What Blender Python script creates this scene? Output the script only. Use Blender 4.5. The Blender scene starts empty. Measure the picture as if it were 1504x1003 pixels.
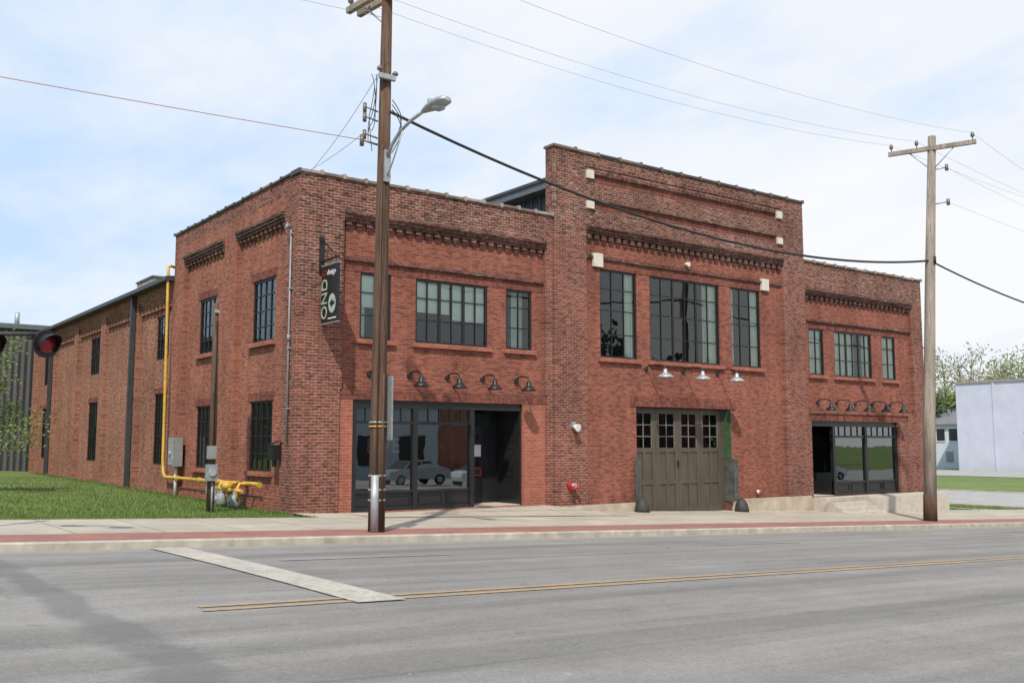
import bpy, math, random
from mathutils import Vector, Matrix
random.seed(7)
scene=bpy.context.scene
COL=scene.collection

# ------------------------------------------------------------------ materials
def newmat(name):
    m=bpy.data.materials.new(name); m.use_nodes=True
    nt=m.node_tree; nt.nodes.clear()
    out=nt.nodes.new('ShaderNodeOutputMaterial')
    b=nt.nodes.new('ShaderNodeBsdfPrincipled')
    nt.links.new(b.outputs[0],out.inputs[0])
    return m,nt,b,out
def N(nt,t,**k):
    n=nt.nodes.new(t)
    for a,v in k.items(): setattr(n,a,v)
    return n
def L(nt,a,b): nt.links.new(a,b)
def pos(nt): return N(nt,'ShaderNodeNewGeometry').outputs['Position']
def mth(nt,op,a,b=None,c=None,clamp=False):
    n=N(nt,'ShaderNodeMath',operation=op); n.use_clamp=clamp
    for i,v in enumerate((a,b,c)):
        if v is None: continue
        if isinstance(v,(int,float)): n.inputs[i].default_value=v
        else: L(nt,v,n.inputs[i])
    return n.outputs[0]
def noise(nt,vec,scale,detail=4,rough=.6,sc=None):
    if sc:
        v=N(nt,'ShaderNodeVectorMath',operation='MULTIPLY'); L(nt,vec,v.inputs[0]); v.inputs[1].default_value=sc; vec=v.outputs[0]
    n=N(nt,'ShaderNodeTexNoise'); n.inputs['Scale'].default_value=scale; n.inputs['Detail'].default_value=detail
    n.inputs['Roughness'].default_value=rough
    L(nt,vec,n.inputs['Vector']); return n.outputs['Fac']
def ramp(nt,f,p):
    r=N(nt,'ShaderNodeValToRGB'); e=r.color_ramp.elements
    while len(e)<len(p): e.new(.5)
    for i,(x,c) in enumerate(p):
        e[i].position=x
        e[i].color=(c,c,c,1) if isinstance(c,(int,float)) else (*c,1)
    L(nt,f,r.inputs[0]); return r.outputs[0]
def mix(nt,f,a,b,mode='MIX'):
    n=N(nt,'ShaderNodeMix',data_type='RGBA',blend_type=mode)
    for i,v in ((0,f),(6,a),(7,b)):
        if isinstance(v,(int,float)): n.inputs[i].default_value=v if i==0 else (v,v,v,1)
        elif isinstance(v,tuple): n.inputs[i].default_value=(*v,1)
        else: L(nt,v,n.inputs[i])
    return n.outputs[2]
def bump(nt,h,b,st=.3,dist=.02):
    n=N(nt,'ShaderNodeBump'); n.inputs['Strength'].default_value=st; n.inputs['Distance'].default_value=dist
    L(nt,h,n.inputs['Height']); L(nt,n.outputs[0],b.inputs['Normal'])
def simple(name,col,rough=.6,metal=0,ns=8,amt=.25,sc=None,bmp=0):
    m,nt,b,o=newmat(name)
    f=noise(nt,pos(nt),ns,5,.6,sc)
    g=ramp(nt,f,[(.25,1-amt),(.75,1+amt*.6)])
    L(nt,mix(nt,1.0,col,g,'MULTIPLY'),b.inputs['Base Color'])
    b.inputs['Roughness'].default_value=rough; b.inputs['Metallic'].default_value=metal
    if bmp: bump(nt,f,b,bmp)
    return m
def brick(name,c1,c2,mortar,soldier=False,stain=.3,spots=0.0,msize=.011,dark=.35,bw=.212,bh=.0745):
    m,nt,b,o=newmat(name)
    p=pos(nt); s=N(nt,'ShaderNodeSeparateXYZ'); L(nt,p,s.inputs[0])
    u=mth(nt,'ADD',s.outputs[0],s.outputs[1])
    c=N(nt,'ShaderNodeCombineXYZ')
    if soldier: L(nt,s.outputs[2],c.inputs[0]); L(nt,u,c.inputs[1])
    else: L(nt,u,c.inputs[0]); L(nt,s.outputs[2],c.inputs[1])
    t=N(nt,'ShaderNodeTexBrick'); L(nt,c.outputs[0],t.inputs['Vector'])
    t.inputs['Scale'].default_value=1; t.inputs['Brick Width'].default_value=bw; t.inputs['Row Height'].default_value=bh
    t.inputs['Mortar Size'].default_value=msize; t.inputs['Mortar Smooth'].default_value=.3; t.inputs['Bias'].default_value=-.1
    t.inputs['Color1'].default_value=(*c1,1); t.inputs['Color2'].default_value=(*c2,1); t.inputs['Mortar'].default_value=(*mortar,1)
    if soldier: t.offset=0
    cc=N(nt,'ShaderNodeCombineXYZ'); L(nt,u,cc.inputs[0]); L(nt,s.outputs[2],cc.inputs[1])
    f2=noise(nt,cc.outputs[0],1,2,.5,(4.2,13,1))
    g2=ramp(nt,f2,[(.36,1-dark),(.5,1.0),(.7,1.15)])
    f1=noise(nt,cc.outputs[0],.55,5,.65,(1,.8,1))
    g1=ramp(nt,f1,[(.32,1-stain),(.62,1.1)])
    f3=noise(nt,cc.outputs[0],1,4,.6,(2.2,.22,1))
    g3=ramp(nt,f3,[(.3,.82),(.6,1.06)])
    col=mix(nt,1.0,t.outputs['Color'],g2,'MULTIPLY')
    col=mix(nt,1.0,col,g1,'MULTIPLY'); col=mix(nt,1.0,col,g3,'MULTIPLY')
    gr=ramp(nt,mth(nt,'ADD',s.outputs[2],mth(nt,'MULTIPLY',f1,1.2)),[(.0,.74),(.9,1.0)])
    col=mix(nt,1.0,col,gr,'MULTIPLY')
    if spots:
        f4=noise(nt,cc.outputs[0],1,3,.7,(3.4,10,1))
        f5=noise(nt,cc.outputs[0],.6,3,.5)
        g4=ramp(nt,f4,[(.55,0.0),(.66,1.0)])
        g5=ramp(nt,f5,[(.42,0.0),(.62,1.0)])
        fm=mth(nt,'MULTIPLY',mth(nt,'MULTIPLY',g4,g5),spots)
        col=mix(nt,fm,col,(.40,.31,.26))
    L(nt,col,b.inputs['Base Color']); b.inputs['Roughness'].default_value=.9
    b.inputs['Specular IOR Level'].default_value=.2
    inv=mth(nt,'SUBTRACT',1,t.outputs['Fac'])
    bump(nt,mth(nt,'ADD',inv,mth(nt,'MULTIPLY',f2,.5)),b,.6,.014)
    return m

M={}
M['panel']=brick('brick_panel',(.31,.088,.055),(.215,.06,.041),(.24,.145,.11),stain=.22,dark=.34,spots=.12)
M['dark']=brick('brick_weathered',(.235,.068,.046),(.105,.037,.028),(.32,.225,.175),stain=.36,spots=.8,dark=.55,msize=.014)
M['pier']=brick('brick_pier',(.265,.075,.05),(.15,.046,.034),(.30,.20,.155),stain=.28,spots=.22,dark=.45,msize=.013)
M['side']=brick('brick_side',(.35,.108,.064),(.25,.073,.048),(.28,.175,.13),stain=.22,dark=.32,spots=.12)
M['hall']=brick('brick_hall',(.34,.128,.076),(.235,.08,.052),(.31,.205,.15),stain=.22,dark=.38,spots=.12,msize=.012)
M['new']=brick('brick_repointed',(.36,.104,.065),(.295,.083,.053),(.32,.18,.135),stain=.15,dark=.16)
M['sold']=brick('brick_soldier',(.27,.075,.05),(.15,.045,.032),(.17,.10,.08),soldier=True,stain=.25,dark=.36)
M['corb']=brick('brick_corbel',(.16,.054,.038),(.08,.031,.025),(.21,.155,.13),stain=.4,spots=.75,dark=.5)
M['stone']=simple('limestone',(.62,.58,.5),.85,0,14,.22)
M['conc']=simple('foundation_concrete',(.44,.37,.285),.9,0,2.2,.35,bmp=.2)
M['step']=simple('step_concrete',(.49,.44,.365),.9,0,4,.25)
M['black']=simple('black_painted_steel',(.012,.012,.013),.42,0,20,.3)
M['blackwood']=simple('black_painted_wood',(.017,.017,.018),.35,0,20,.3)
M['coping']=simple('clay_coping',(.19,.135,.11),.75,0,5,.5)
M['copel']=simple('clay_coping_light',(.33,.275,.24),.75,0,5,.5)
M['copd']=simple('dark_edge_flashing',(.06,.05,.047),.6,0,5,.4)
M['metald']=simple('dark_standing_seam',(.06,.062,.068),.5,.3,3,.25)
M['fascia']=simple('grey_fascia',(.12,.125,.13),.5,0,3,.2)
M['roof']=simple('roof_membrane',(.12,.12,.12),.9,0,2,.2)
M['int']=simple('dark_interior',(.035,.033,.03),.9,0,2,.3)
M['curt']=simple('curtain_cloth',(.74,.80,.66),.95,0,1,.2,(30,30,.4))
M['blind']=simple('roller_blind',(.80,.86,.74),.95,0,1.5,.08)
M['door']=simple('olive_brown_door',(.088,.071,.051),.55,0,2,.3,(3,3,.5))
M['doorlt']=simple('door_muntin_paint',(.17,.16,.135),.5,0,6,.2)
M['greenjamb']=simple('green_jamb_paint',(.05,.10,.045),.6,0,5,.5)
M['galv']=simple('galvanised_steel',(.40,.41,.42),.5,.4,6,.3)
M['galvd']=simple('dull_grey_box',(.26,.27,.27),.55,.1,6,.3)
M['yellow']=simple('gas_pipe_yellow',(.58,.35,.05),.5,0,8,.35)
M['red']=simple('signal_red_paint',(.42,.02,.018),.35,0,8,.3)
M['lens']=simple('red_lens',(.26,.016,.013),.18,0,30,.4)
M['white']=simple('white_paint',(.7,.7,.68),.5,0,8,.12)
M['iron']=simple('cast_iron',(.045,.043,.042),.65,.2,9,.5,bmp=.2)
M['rust']=simple('worn_guard_plate',(.10,.10,.09),.7,.2,5,.6)
def woodmat(name,a,b_):
    m,nt,b,o=newmat(name); p=pos(nt)
    f=noise(nt,p,1,6,.7,(26,26,.8)); g=noise(nt,p,1,4,.6,(3,3,.5)); h=noise(nt,p,1,2,.5,(60,60,1.2))
    c=mix(nt,ramp(nt,f,[(.3,0.0),(.7,1.0)]),a,b_)
    c=mix(nt,1.0,c,ramp(nt,g,[(.3,.65),(.7,1.2)]),'MULTIPLY')
    c=mix(nt,ramp(nt,h,[(.64,0.0),(.68,.8)]),c,(.015,.01,.008))
    L(nt,c,b.inputs['Base Color']); b.inputs['Roughness'].default_value=.95; b.inputs['Specular IOR Level'].default_value=.15
    bump(nt,f,b,.7,.02); return m
M['wood']=woodmat('pole_wood',(.06,.034,.023),(.19,.12,.085))
M['woodg']=woodmat('pole_wood_grey',(.22,.18,.145),(.40,.345,.29))
M['wire']=simple('cable_black',(.015,.015,.016),.6,0,3,.1)
M['wiret']=simple('conductor_grey',(.36,.36,.37),.6,.2,3,.1)
M['wirer']=simple('cable_red',(.42,.14,.11),.6,0,3,.1)
M['ins']=simple('insulator_porcelain',(.16,.13,.12),.3,0,3,.2)
M['bark']=simple('bark',(.15,.12,.095),.95,0,3,.4,(4,4,1))
M['silver']=simple('enamel_silver_shade',(.42,.44,.45),.35,.4,4,.15)
M['orange']=simple('utility_marking_orange',(.55,.28,.08),.9,0,20,.5)

def glass(name,tint,refl,rough=.01,bs=.12):
    m=bpy.data.materials.new(name); m.use_nodes=True; nt=m.node_tree; nt.nodes.clear()
    out=N(nt,'ShaderNodeOutputMaterial'); mx=N(nt,'ShaderNodeMixShader')
    tr=N(nt,'ShaderNodeBsdfTransparent'); tr.inputs[0].default_value=(*tint,1)
    gl=N(nt,'ShaderNodeBsdfGlossy'); gl.inputs['Roughness'].default_value=rough; gl.inputs[0].default_value=(.9,.95,.93,1)
    fr=N(nt,'ShaderNodeFresnel'); fr.inputs[0].default_value=1.45
    f=mth(nt,'ADD',mth(nt,'MULTIPLY',fr.outputs[0],1.2),refl,clamp=True)
    L(nt,f,mx.inputs[0]); L(nt,tr.outputs[0],mx.inputs[1]); L(nt,gl.outputs[0],mx.inputs[2]); L(nt,mx.outputs[0],out.inputs[0])
    nz=noise(nt,pos(nt),1.1,2,.5); bp=N(nt,'ShaderNodeBump'); bp.inputs['Strength'].default_value=bs; bp.inputs['Distance'].default_value=.03
    L(nt,nz,bp.inputs['Height']); L(nt,bp.outputs[0],gl.inputs['Normal'])
    return m
M['glass']=glass('window_glass',(.92,.95,.92),.04)
M['glasss']=glass('shop_glass',(.62,.67,.65),.16,.01,.05)

def leafmat(name,a,b_,tr=.35):
    m,nt,b,o=newmat(name)
    f=noise(nt,pos(nt),.9,3,.7); f2=noise(nt,pos(nt),7,2,.6)
    c=mix(nt,ramp(nt,mth(nt,'ADD',mth(nt,'MULTIPLY',f,.6),mth(nt,'MULTIPLY',f2,.4)),[(.35,0.0),(.65,1.0)]),a,b_)
    L(nt,c,b.inputs['Base Color']); b.inputs['Roughness'].default_value=.6
    t=N(nt,'ShaderNodeBsdfTranslucent'); L(nt,c,t.inputs[0])
    mx=N(nt,'ShaderNodeMixShader'); mx.inputs[0].default_value=tr
    L(nt,b.outputs[0],mx.inputs[1]); L(nt,t.outputs[0],mx.inputs[2]); L(nt,mx.outputs[0],o.inputs[0])
    return m
M['leaf']=leafmat('spring_leaf',(.11,.16,.035),(.22,.28,.07))
M['leafy']=leafmat('budding_leaf',(.17,.165,.07),(.28,.27,.13))
M['leafd']=leafmat('evergreen_leaf',(.03,.06,.02),(.07,.12,.035))
M['leafk']=leafmat('dark_leaf',(.025,.045,.015),(.06,.09,.03))
M['grassb']=leafmat('grass_blade',(.09,.155,.028),(.18,.25,.055),.3)

def mat_grass():
    m,nt,b,o=newmat('lawn'); p=pos(nt)
    f=noise(nt,p,.35,5,.65); g=noise(nt,p,14,4,.7); h=noise(nt,p,2.2,4,.7)
    c=mix(nt,ramp(nt,f,[(.3,0.0),(.7,1.0)]),(.09,.14,.028),(.155,.20,.048))
    c=mix(nt,ramp(nt,h,[(.58,0.0),(.72,.6)]),c,(.22,.19,.085))
    c=mix(nt,1.0,c,ramp(nt,g,[(.3,.62),(.7,1.3)]),'MULTIPLY')
    L(nt,c,b.inputs['Base Color']); b.inputs['Roughness'].default_value=1; bump(nt,g,b,.6,.05); return m
M['grass']=mat_grass()
def mat_asphalt():
    m,nt,b,o=newmat('worn_asphalt'); p=pos(nt)
    s=N(nt,'ShaderNodeSeparateXYZ'); L(nt,p,s.inputs[0])
    base=(.242,.228,.21)
    fine=noise(nt,p,70,4,.85); fine2=noise(nt,p,22,3,.7); mid=noise(nt,p,1.4,6,.75); lane=noise(nt,p,1,5,.65,(.045,.9,1)); big=noise(nt,p,.16,4,.6); lane2=noise(nt,p,1,3,.6,(.12,3.2,1))
    c=mix(nt,1.0,base,ramp(nt,fine,[(.3,.6),(.5,1.0),(.7,1.35)]),'MULTIPLY')
    c=mix(nt,1.0,c,ramp(nt,fine2,[(.3,.86),(.7,1.12)]),'MULTIPLY')
    c=mix(nt,1.0,c,ramp(nt,mid,[(.3,.88),(.7,1.08)]),'MULTIPLY')
    c=mix(nt,1.0,c,ramp(nt,lane,[(.38,.76),(.58,1.06)]),'MULTIPLY')
    c=mix(nt,1.0,c,ramp(nt,lane2,[(.35,.9),(.6,1.04)]),'MULTIPLY')
    c=mix(nt,1.0,c,ramp(nt,big,[(.35,.88),(.65,1.06)]),'MULTIPLY')
    w=noise(nt,p,.9,5,.65)
    xx=mth(nt,'ADD',s.outputs[0],mth(nt,'MULTIPLY',mth(nt,'SUBTRACT',w,.5),.9))
    d=mth(nt,'ABSOLUTE',mth(nt,'ADD',xx,7.75))
    band=ramp(nt,d,[(.14,1.0),(.28,0.0)])
    c=mix(nt,mth(nt,'MULTIPLY',band,.55),c,(.11,.108,.105))
    v=N(nt,'ShaderNodeTexVoronoi',feature='DISTANCE_TO_EDGE'); v.inputs['Scale'].default_value=.2
    wv=N(nt,'ShaderNodeVectorMath',operation='ADD'); L(nt,p,wv.inputs[0])
    nn=N(nt,'ShaderNodeTexNoise'); nn.inputs['Scale'].default_value=1.6; nn.inputs['Detail'].default_value=5; L(nt,p,nn.inputs['Vector']); L(nt,nn.outputs['Color'],wv.inputs[1])
    L(nt,wv.outputs[0],v.inputs['Vector'])
    cr=ramp(nt,v.outputs['Distance'],[(.0,1.0),(.005,0.0)])
    msk=ramp(nt,noise(nt,p,.3,2,.5),[(.5,0.0),(.6,1.0)])
    c=mix(nt,mth(nt,'MULTIPLY',mth(nt,'MULTIPLY',cr,msk),.5),c,(.07,.07,.07))
    for ys in (-9.9,-16.4):
        yy=mth(nt,'ABSOLUTE',mth(nt,'SUBTRACT',mth(nt,'ADD',s.outputs[1],mth(nt,'MULTIPLY',mth(nt,'SUBTRACT',w,.5),.12)),ys))
        c=mix(nt,mth(nt,'MULTIPLY',ramp(nt,yy,[(.010,1.0),(.03,0.0)]),.35),c,(.08,.08,.08))
    oil=ramp(nt,noise(nt,p,3.2,2,.6),[(.66,0.0),(.74,1.0)])
    c=mix(nt,mth(nt,'MULTIPLY',oil,.3),c,(.08,.076,.072))
    ch=ramp(nt,noise(nt,p,9,2,.8),[(.72,0.0),(.76,1.0)])
    c=mix(nt,mth(nt,'MULTIPLY',ch,.5),c,(.44,.40,.35))
    # sand and grit in the gutter
    gut=ramp(nt,mth(nt,'ADD',s.outputs[1],mth(nt,'MULTIPLY',mth(nt,'SUBTRACT',w,.5),.8)),[(0,0.0),(1,1.0)])
    gy_=mth(nt,'ADD',mth(nt,'ADD',s.outputs[1],7.0),mth(nt,'MULTIPLY',mth(nt,'SUBTRACT',w,.5),.8))
    c=mix(nt,ramp(nt,gy_,[(.1,0.0),(.6,.45)]),c,(.33,.30,.25))
    L(nt,c,b.inputs['Base Color']); b.inputs['Roughness'].default_value=.9; bump(nt,fine,b,.4,.012); return m
M['asphalt']=mat_asphalt()
def mat_walk(name,c0,w,h,mort,offs=0,c2=None,ms=.012):
    m,nt,b,o=newmat(name); p=pos(nt)
    t=N(nt,'ShaderNodeTexBrick'); L(nt,p,t.inputs['Vector']); t.offset=offs
    t.inputs['Scale'].default_value=1; t.inputs['Brick Width'].default_value=w; t.inputs['Row Height'].default_value=h
    t.inputs['Mortar Size'].default_value=ms; t.inputs['Color1'].default_value=(*c0,1); t.inputs['Color2'].default_value=(*(c2 or tuple(x*.85 for x in c0)),1)
    t.inputs['Mortar'].default_value=(*mort,1)
    c=mix(nt,1.0,t.outputs[0],ramp(nt,noise(nt,p,.9,6,.7),[(.3,.76),(.7,1.1)]),'MULTIPLY')
    c=mix(nt,1.0,c,ramp(nt,noise(nt,p,40,3,.7),[(.3,.85),(.7,1.12)]),'MULTIPLY')
    L(nt,c,b.inputs['Base Color']); b.inputs['Roughness'].default_value=.9; return m
M['walk']=mat_walk('sidewalk_concrete',(.46,.405,.325),1.5,1.5,(.18,.155,.125),ms=.016)
M['paver']=mat_walk('red_paver',(.36,.15,.115),.2,.1,(.23,.15,.12),.5,(.27,.11,.085),.008)
M['curb']=simple('curb_concrete',(.41,.37,.30),.9,0,3,.4)
M['street2']=simple('side_street_surface',(.33,.32,.30),.9,0,1,.2)
def mat_paint(name,col,wear):
    m,nt,b,o=newmat(name); p=pos(nt)
    f=noise(nt,p,9,6,.85); g=noise(nt,p,.8,2,.5)
    k=ramp(nt,mth(nt,'ADD',mth(nt,'MULTIPLY',f,.75),mth(nt,'MULTIPLY',g,.25)),[(wear-.09,0.0),(wear+.09,1.0)])
    L(nt,mix(nt,k,(.23,.215,.20),col),b.inputs['Base Color']); b.inputs['Roughness'].default_value=.85; return m
M['pyel']=mat_paint('yellow_road_paint',(.50,.29,.10),.50)
M['pwht']=mat_paint('white_road_paint',(.46,.42,.35),.46)
M['pwht2']=mat_paint('faded_white_road_paint',(.40,.375,.34),.52)

# ------------------------------------------------------------------ mesh builder
class MB:
    def __init__(s): s.v=[];s.f=[];s.m=[];s.mats=[];s.sm=[]
    def mi(s,k):
        if k not in s.mats: s.mats.append(k)
        return s.mats.index(k)
    def poly(s,pts,k,sm=False):
        n=len(s.v); s.v+= [tuple(p) for p in pts]; s.f.append(tuple(range(n,n+len(pts)))); s.m.append(s.mi(k)); s.sm.append(sm)
    def box(s,x0,x1,y0,y1,z0,z1,k):
        if x0>x1:x0,x1=x1,x0
        if y0>y1:y0,y1=y1,y0
        if z0>z1:z0,z1=z1,z0
        n=len(s.v)
        s.v+=[(x0,y0,z0),(x1,y0,z0),(x1,y1,z0),(x0,y1,z0),(x0,y0,z1),(x1,y0,z1),(x1,y1,z1),(x0,y1,z1)]
        for f in ((3,2,1,0),(4,5,6,7),(0,1,5,4),(1,2,6,5),(2,3,7,6),(3,0,4,7)):
            s.f.append(tuple(n+i for i in f)); s.m.append(s.mi(k)); s.sm.append(False)
    def tube(s,pts,rad,k,n=10,cap=True):
        pts=[Vector(p) for p in pts]
        if isinstance(rad,(int,float)): rad=[rad]*len(pts)
        base=len(s.v); ref=None
        for i,p in enumerate(pts):
            a=pts[max(i-1,0)]; b=pts[min(i+1,len(pts)-1)]; d=(b-a)
            if d.length<1e-9: d=Vector((0,0,1))
            d.normalize()
            if ref is None:
                ref=Vector((0,0,1)) if abs(d.z)<.9 else Vector((1,0,0))
            x=(ref-d*ref.dot(d)); 
            if x.length<1e-4: x=d.orthogonal()
            x.normalize(); y=d.cross(x); ref=x
            for j in range(n):
                t=2*math.pi*j/n; q=p+(x*math.cos(t)+y*math.sin(t))*rad[i]; s.v.append(tuple(q))
        for i in range(len(pts)-1):
            for j in range(n):
                a=base+i*n+j; b=base+i*n+(j+1)%n
                s.f.append((a,b,b+n,a+n)); s.m.append(s.mi(k)); s.sm.append(True)
        if cap:
            s.f.append(tuple(base+j for j in reversed(range(n)))); s.m.append(s.mi(k)); s.sm.append(False)
            e=base+(len(pts)-1)*n
            s.f.append(tuple(e+j for j in range(n))); s.m.append(s.mi(k)); s.sm.append(False)
    def build(s,name,parent=None):
        me=bpy.data.meshes.new(name); me.from_pydata(s.v,[],s.f)
        for k in s.mats: me.materials.append(M[k])
        me.polygons.foreach_set('material_index',s.m); me.polygons.foreach_set('use_smooth',s.sm)
        me.update(); o=bpy.data.objects.new(name,me); COL.objects.link(o)
        if parent: o.parent=parent
        return o
def empty(name):
    e=bpy.data.objects.new(name,None); COL.objects.link(e); e.empty_display_size=.3; return e

def cl(v,a,b): return max(a,min(b,v))
def ss(a,b,v):
    t=cl((v-a)/(b-a),0,1); return t*t*(3-2*t)
def gx(x): return -.037*cl(x,-14,36)
def walkz(x): return -.07+gx(x)
def roadz(x): return -.20+gx(x)
def groundz(x,y):
    return walkz(x)-.02+.010*cl(y,0,45)*(1-ss(2,28,x))

# ------------------------------------------------------------------ ground / road
def sheet(name,xs,ys,zf,k):
    mb=MB(); n=len(xs)
    for y in ys:
        for x in xs: mb.v.append((x,y,zf(x,y)))
    for j in range(len(ys)-1):
        for i in range(n-1):
            mb.f.append((j*n+i,j*n+i+1,(j+1)*n+i+1,(j+1)*n+i)); mb.m.append(mb.mi(k)); mb.sm.append(True)
    return mb.build(name)
def rng(a,b,st):
    n=max(1,int(round((b-a)/st))); return [a+(b-a)*i/n for i in range(n+1)]
bigx=[-900,-400,-200,-100,-60,-40,-25,-14]+rng(-12,36,4)+[37.5,52,60,80,120,200,400,900]
def gz(x,y):
    z=groundz(x,y)
    if -21.4<y<-.0 and not(x<-.0 and y>-1.5): z-=.35
    return z
sheet('ground',bigx,[-900,-400,-150,-60,-30,-22.0,-21.3,-19,-12,-6.4,-1.6,-1.3,.0001,.6,4,8,12,18,25,35,45,70,120,250,500,900],gz,'grass')
RX=[-900,-200,-60,-14]+rng(-12,36,3)+[40,60,120,300,900]
def rz(x,y): return roadz(x)+.05*(1-((y+13.1)/6.8)**2)
sheet('road',RX,rng(-20.0,-6.3,1.5),rz,'asphalt')
SX=[-900,-200,-60,-14]+rng(-12,36,3)+[37.2]
mb=MB()
def strip(xs,ya,za,yb,zb,k):
    for a,b in zip(xs[:-1],xs[1:]):
        mb.poly([(a,ya,walkz(a)+za),(b,ya,walkz(b)+za),(b,yb,walkz(b)+zb),(a,yb,walkz(a)+zb)],k)
strip(SX,-6.31,-.20,-6.30,-.02,'curb'); strip(SX,-6.30,-.02,-6.28,0,'curb'); strip(SX,-6.28,0,-6.14,0,'curb')
strip(SX,-6.14,0,-4.75,0.005,'paver'); strip(SX,-4.75,.005,-1.3,.03,'walk')
mb.build('sidewalk')
mb=MB()
strip(rng(0,37.2,1.5),-1.3,.03,.12,.05,'walk')
mb.build('forecourt_pavement')
mb=MB()
for i in range(len(RX)-1):
    a,b=RX[i],RX[i+1]
    mb.poly([(a,-20,roadz(a)-.02),(b,-20,roadz(b)-.02),(b,-20,walkz(b)),(a,-20,walkz(a))],'curb')
    mb.poly([(a,-20,walkz(a)),(b,-20,walkz(b)),(b,-22.5,walkz(b)+.03),(a,-22.5,walkz(a)+.03)],'walk')
mb.build('near_sidewalk')
mb=MB(); strip(RX[3:-2],-22.6,.035,-45,.03,'street2'); mb.build('unseen_parking_lot')  # unseen grey ground, added so the shop glass does not mirror dark lawn
mb=MB()
zs=walkz(36)
mb.poly([(37.4,-6.32,zs-.10),(51.5,-6.32,zs-.10),(51.5,-.5,zs+.012),(37.4,-.5,zs+.012)],'street2')
mb.poly([(37.4,-.5,zs+.012),(51.5,-.5,zs+.012),(51.5,300,zs+.03),(37.4,300,zs+.03)],'street2')
mb.build('side_street')
mb=MB(); mb.box(37.2,37.4,-6.3,300,zs-.3,zs+.09,'curb'); mb.box(51.5,51.7,-6.3,300,zs-.3,zs+.09,'curb')
mb.poly([(33.6,.12,zs+.10),(35.2,.12,zs+.03),(35.2,200,zs+.035),(33.6,200,zs+.12)],'walk')
mb.poly([(51.7,-6.3,zs+.05),(300,-6.3,zs+.05),(300,-2,zs+.05),(51.7,-2,zs+.05)],'walk')
mb.poly([(80,-2,zs+.02),(99,-2,zs+.02),(99,90,zs+.02),(80,90,zs+.02)],'street2')
mb.build('street_kerb')

mb=MB()
for (x0,y0,y1) in ((-6.8,-13.28,-13.18),(-6.75,-13.04,-12.94)):
    xs=[x0]+rng(-6,36,3)+[60,120,300]
    for a,b in zip(xs[:-1],xs[1:]):
        mb.poly([(a,y0,rz(a,y0)+.008),(b,y0,rz(b,y0)+.008),(b,y1,rz(b,y1)+.008),(a,y1,rz(a,y1)+.008)],'pyel')
mb.build('yellow_centre_line')
mb=MB(); ysl=rng(-13.38,-6.34,.8)
for c,d in zip(ysl[:-1],ysl[1:]):
    a,b=-5.26,-4.70; mb.poly([(a,c,rz(a,c)+.014),(b,c,rz(b,c)+.014),(b,d,rz(b,d)+.014),(a,d,rz(a,d)+.014)],'pwht')
mb.build('stop_line')
mb=MB()
for x0 in (-4.2,4.6,13.7,22.8,31.9):
    y0,y1=-9.06,-8.95
    mb.poly([(x0,y0,rz(x0,y0)+.008),(x0+3,y0,rz(x0+3,y0)+.008),(x0+3,y1,rz(x0+3,y1)+.008),(x0,y1,rz(x0,y1)+.008)],'pwht2')
mb.build('lane_line')
mb=MB()
for (x,y,dx,dy) in ((1.8,-6.22,.05,.3),(1.7,-5.6,.25,.05),(3.0,-5.9,.3,.04)):
    mb.poly([(x,y-.02,walkz(x)+.010),(x+dx,y-.02,walkz(x+dx)+.010),(x+dx,y+dy,walkz(x+dx)+.012),(x,y+dy,walkz(x)+.012)],'orange')
mb.build('utility_paint_marks')

mb=MB()
for i in range(30000):
    y=-1.25+random.random()**1.7*26; x=-.15-random.random()*(7+y*.4)
    z=groundz(x,y); h=random.uniform(.03,.09); a=random.random()*6.28; w=.012
    dx,dy=math.cos(a)*w,math.sin(a)*w; lx,ly=random.uniform(-.03,.03),random.uniform(-.03,.03)
    mb.poly([(x-dx,y-dy,z),(x+dx,y+dy,z),(x+lx,y+ly,z+h)],'grassb')
for i in range(6000):
    if random.random()<.5: x=-random.random()**2*.3-.02; y=random.uniform(0,30)
    else: y=-1.28-random.random()**2*.12; x=-random.uniform(0,13)
    z=groundz(x,y); h=random.uniform(.04,.14); a=random.random()*6.28; w=.011
    mb.poly([(x-math.cos(a)*w,y-math.sin(a)*w,z),(x+math.cos(a)*w,y+math.sin(a)*w,z),(x+random.uniform(-.05,.05),y+random.uniform(-.05,.05),z+h)],'grassb')
for i in range(9000):
    y=random.uniform(.2,14); x=random.uniform(28.1,33.5) if random.random()<.7 else random.uniform(35.3,37.1); z=zs+.0 if x>34 else groundz(x,y)
    h=random.uniform(.05,.12); a=random.random()*6.28; w=.02
    mb.poly([(x-math.cos(a)*w,y-math.sin(a)*w,z),(x+math.cos(a)*w,y+math.sin(a)*w,z),(x+random.uniform(-.04,.04),y,z+h)],'grassb')
mb.build('grass')

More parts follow.
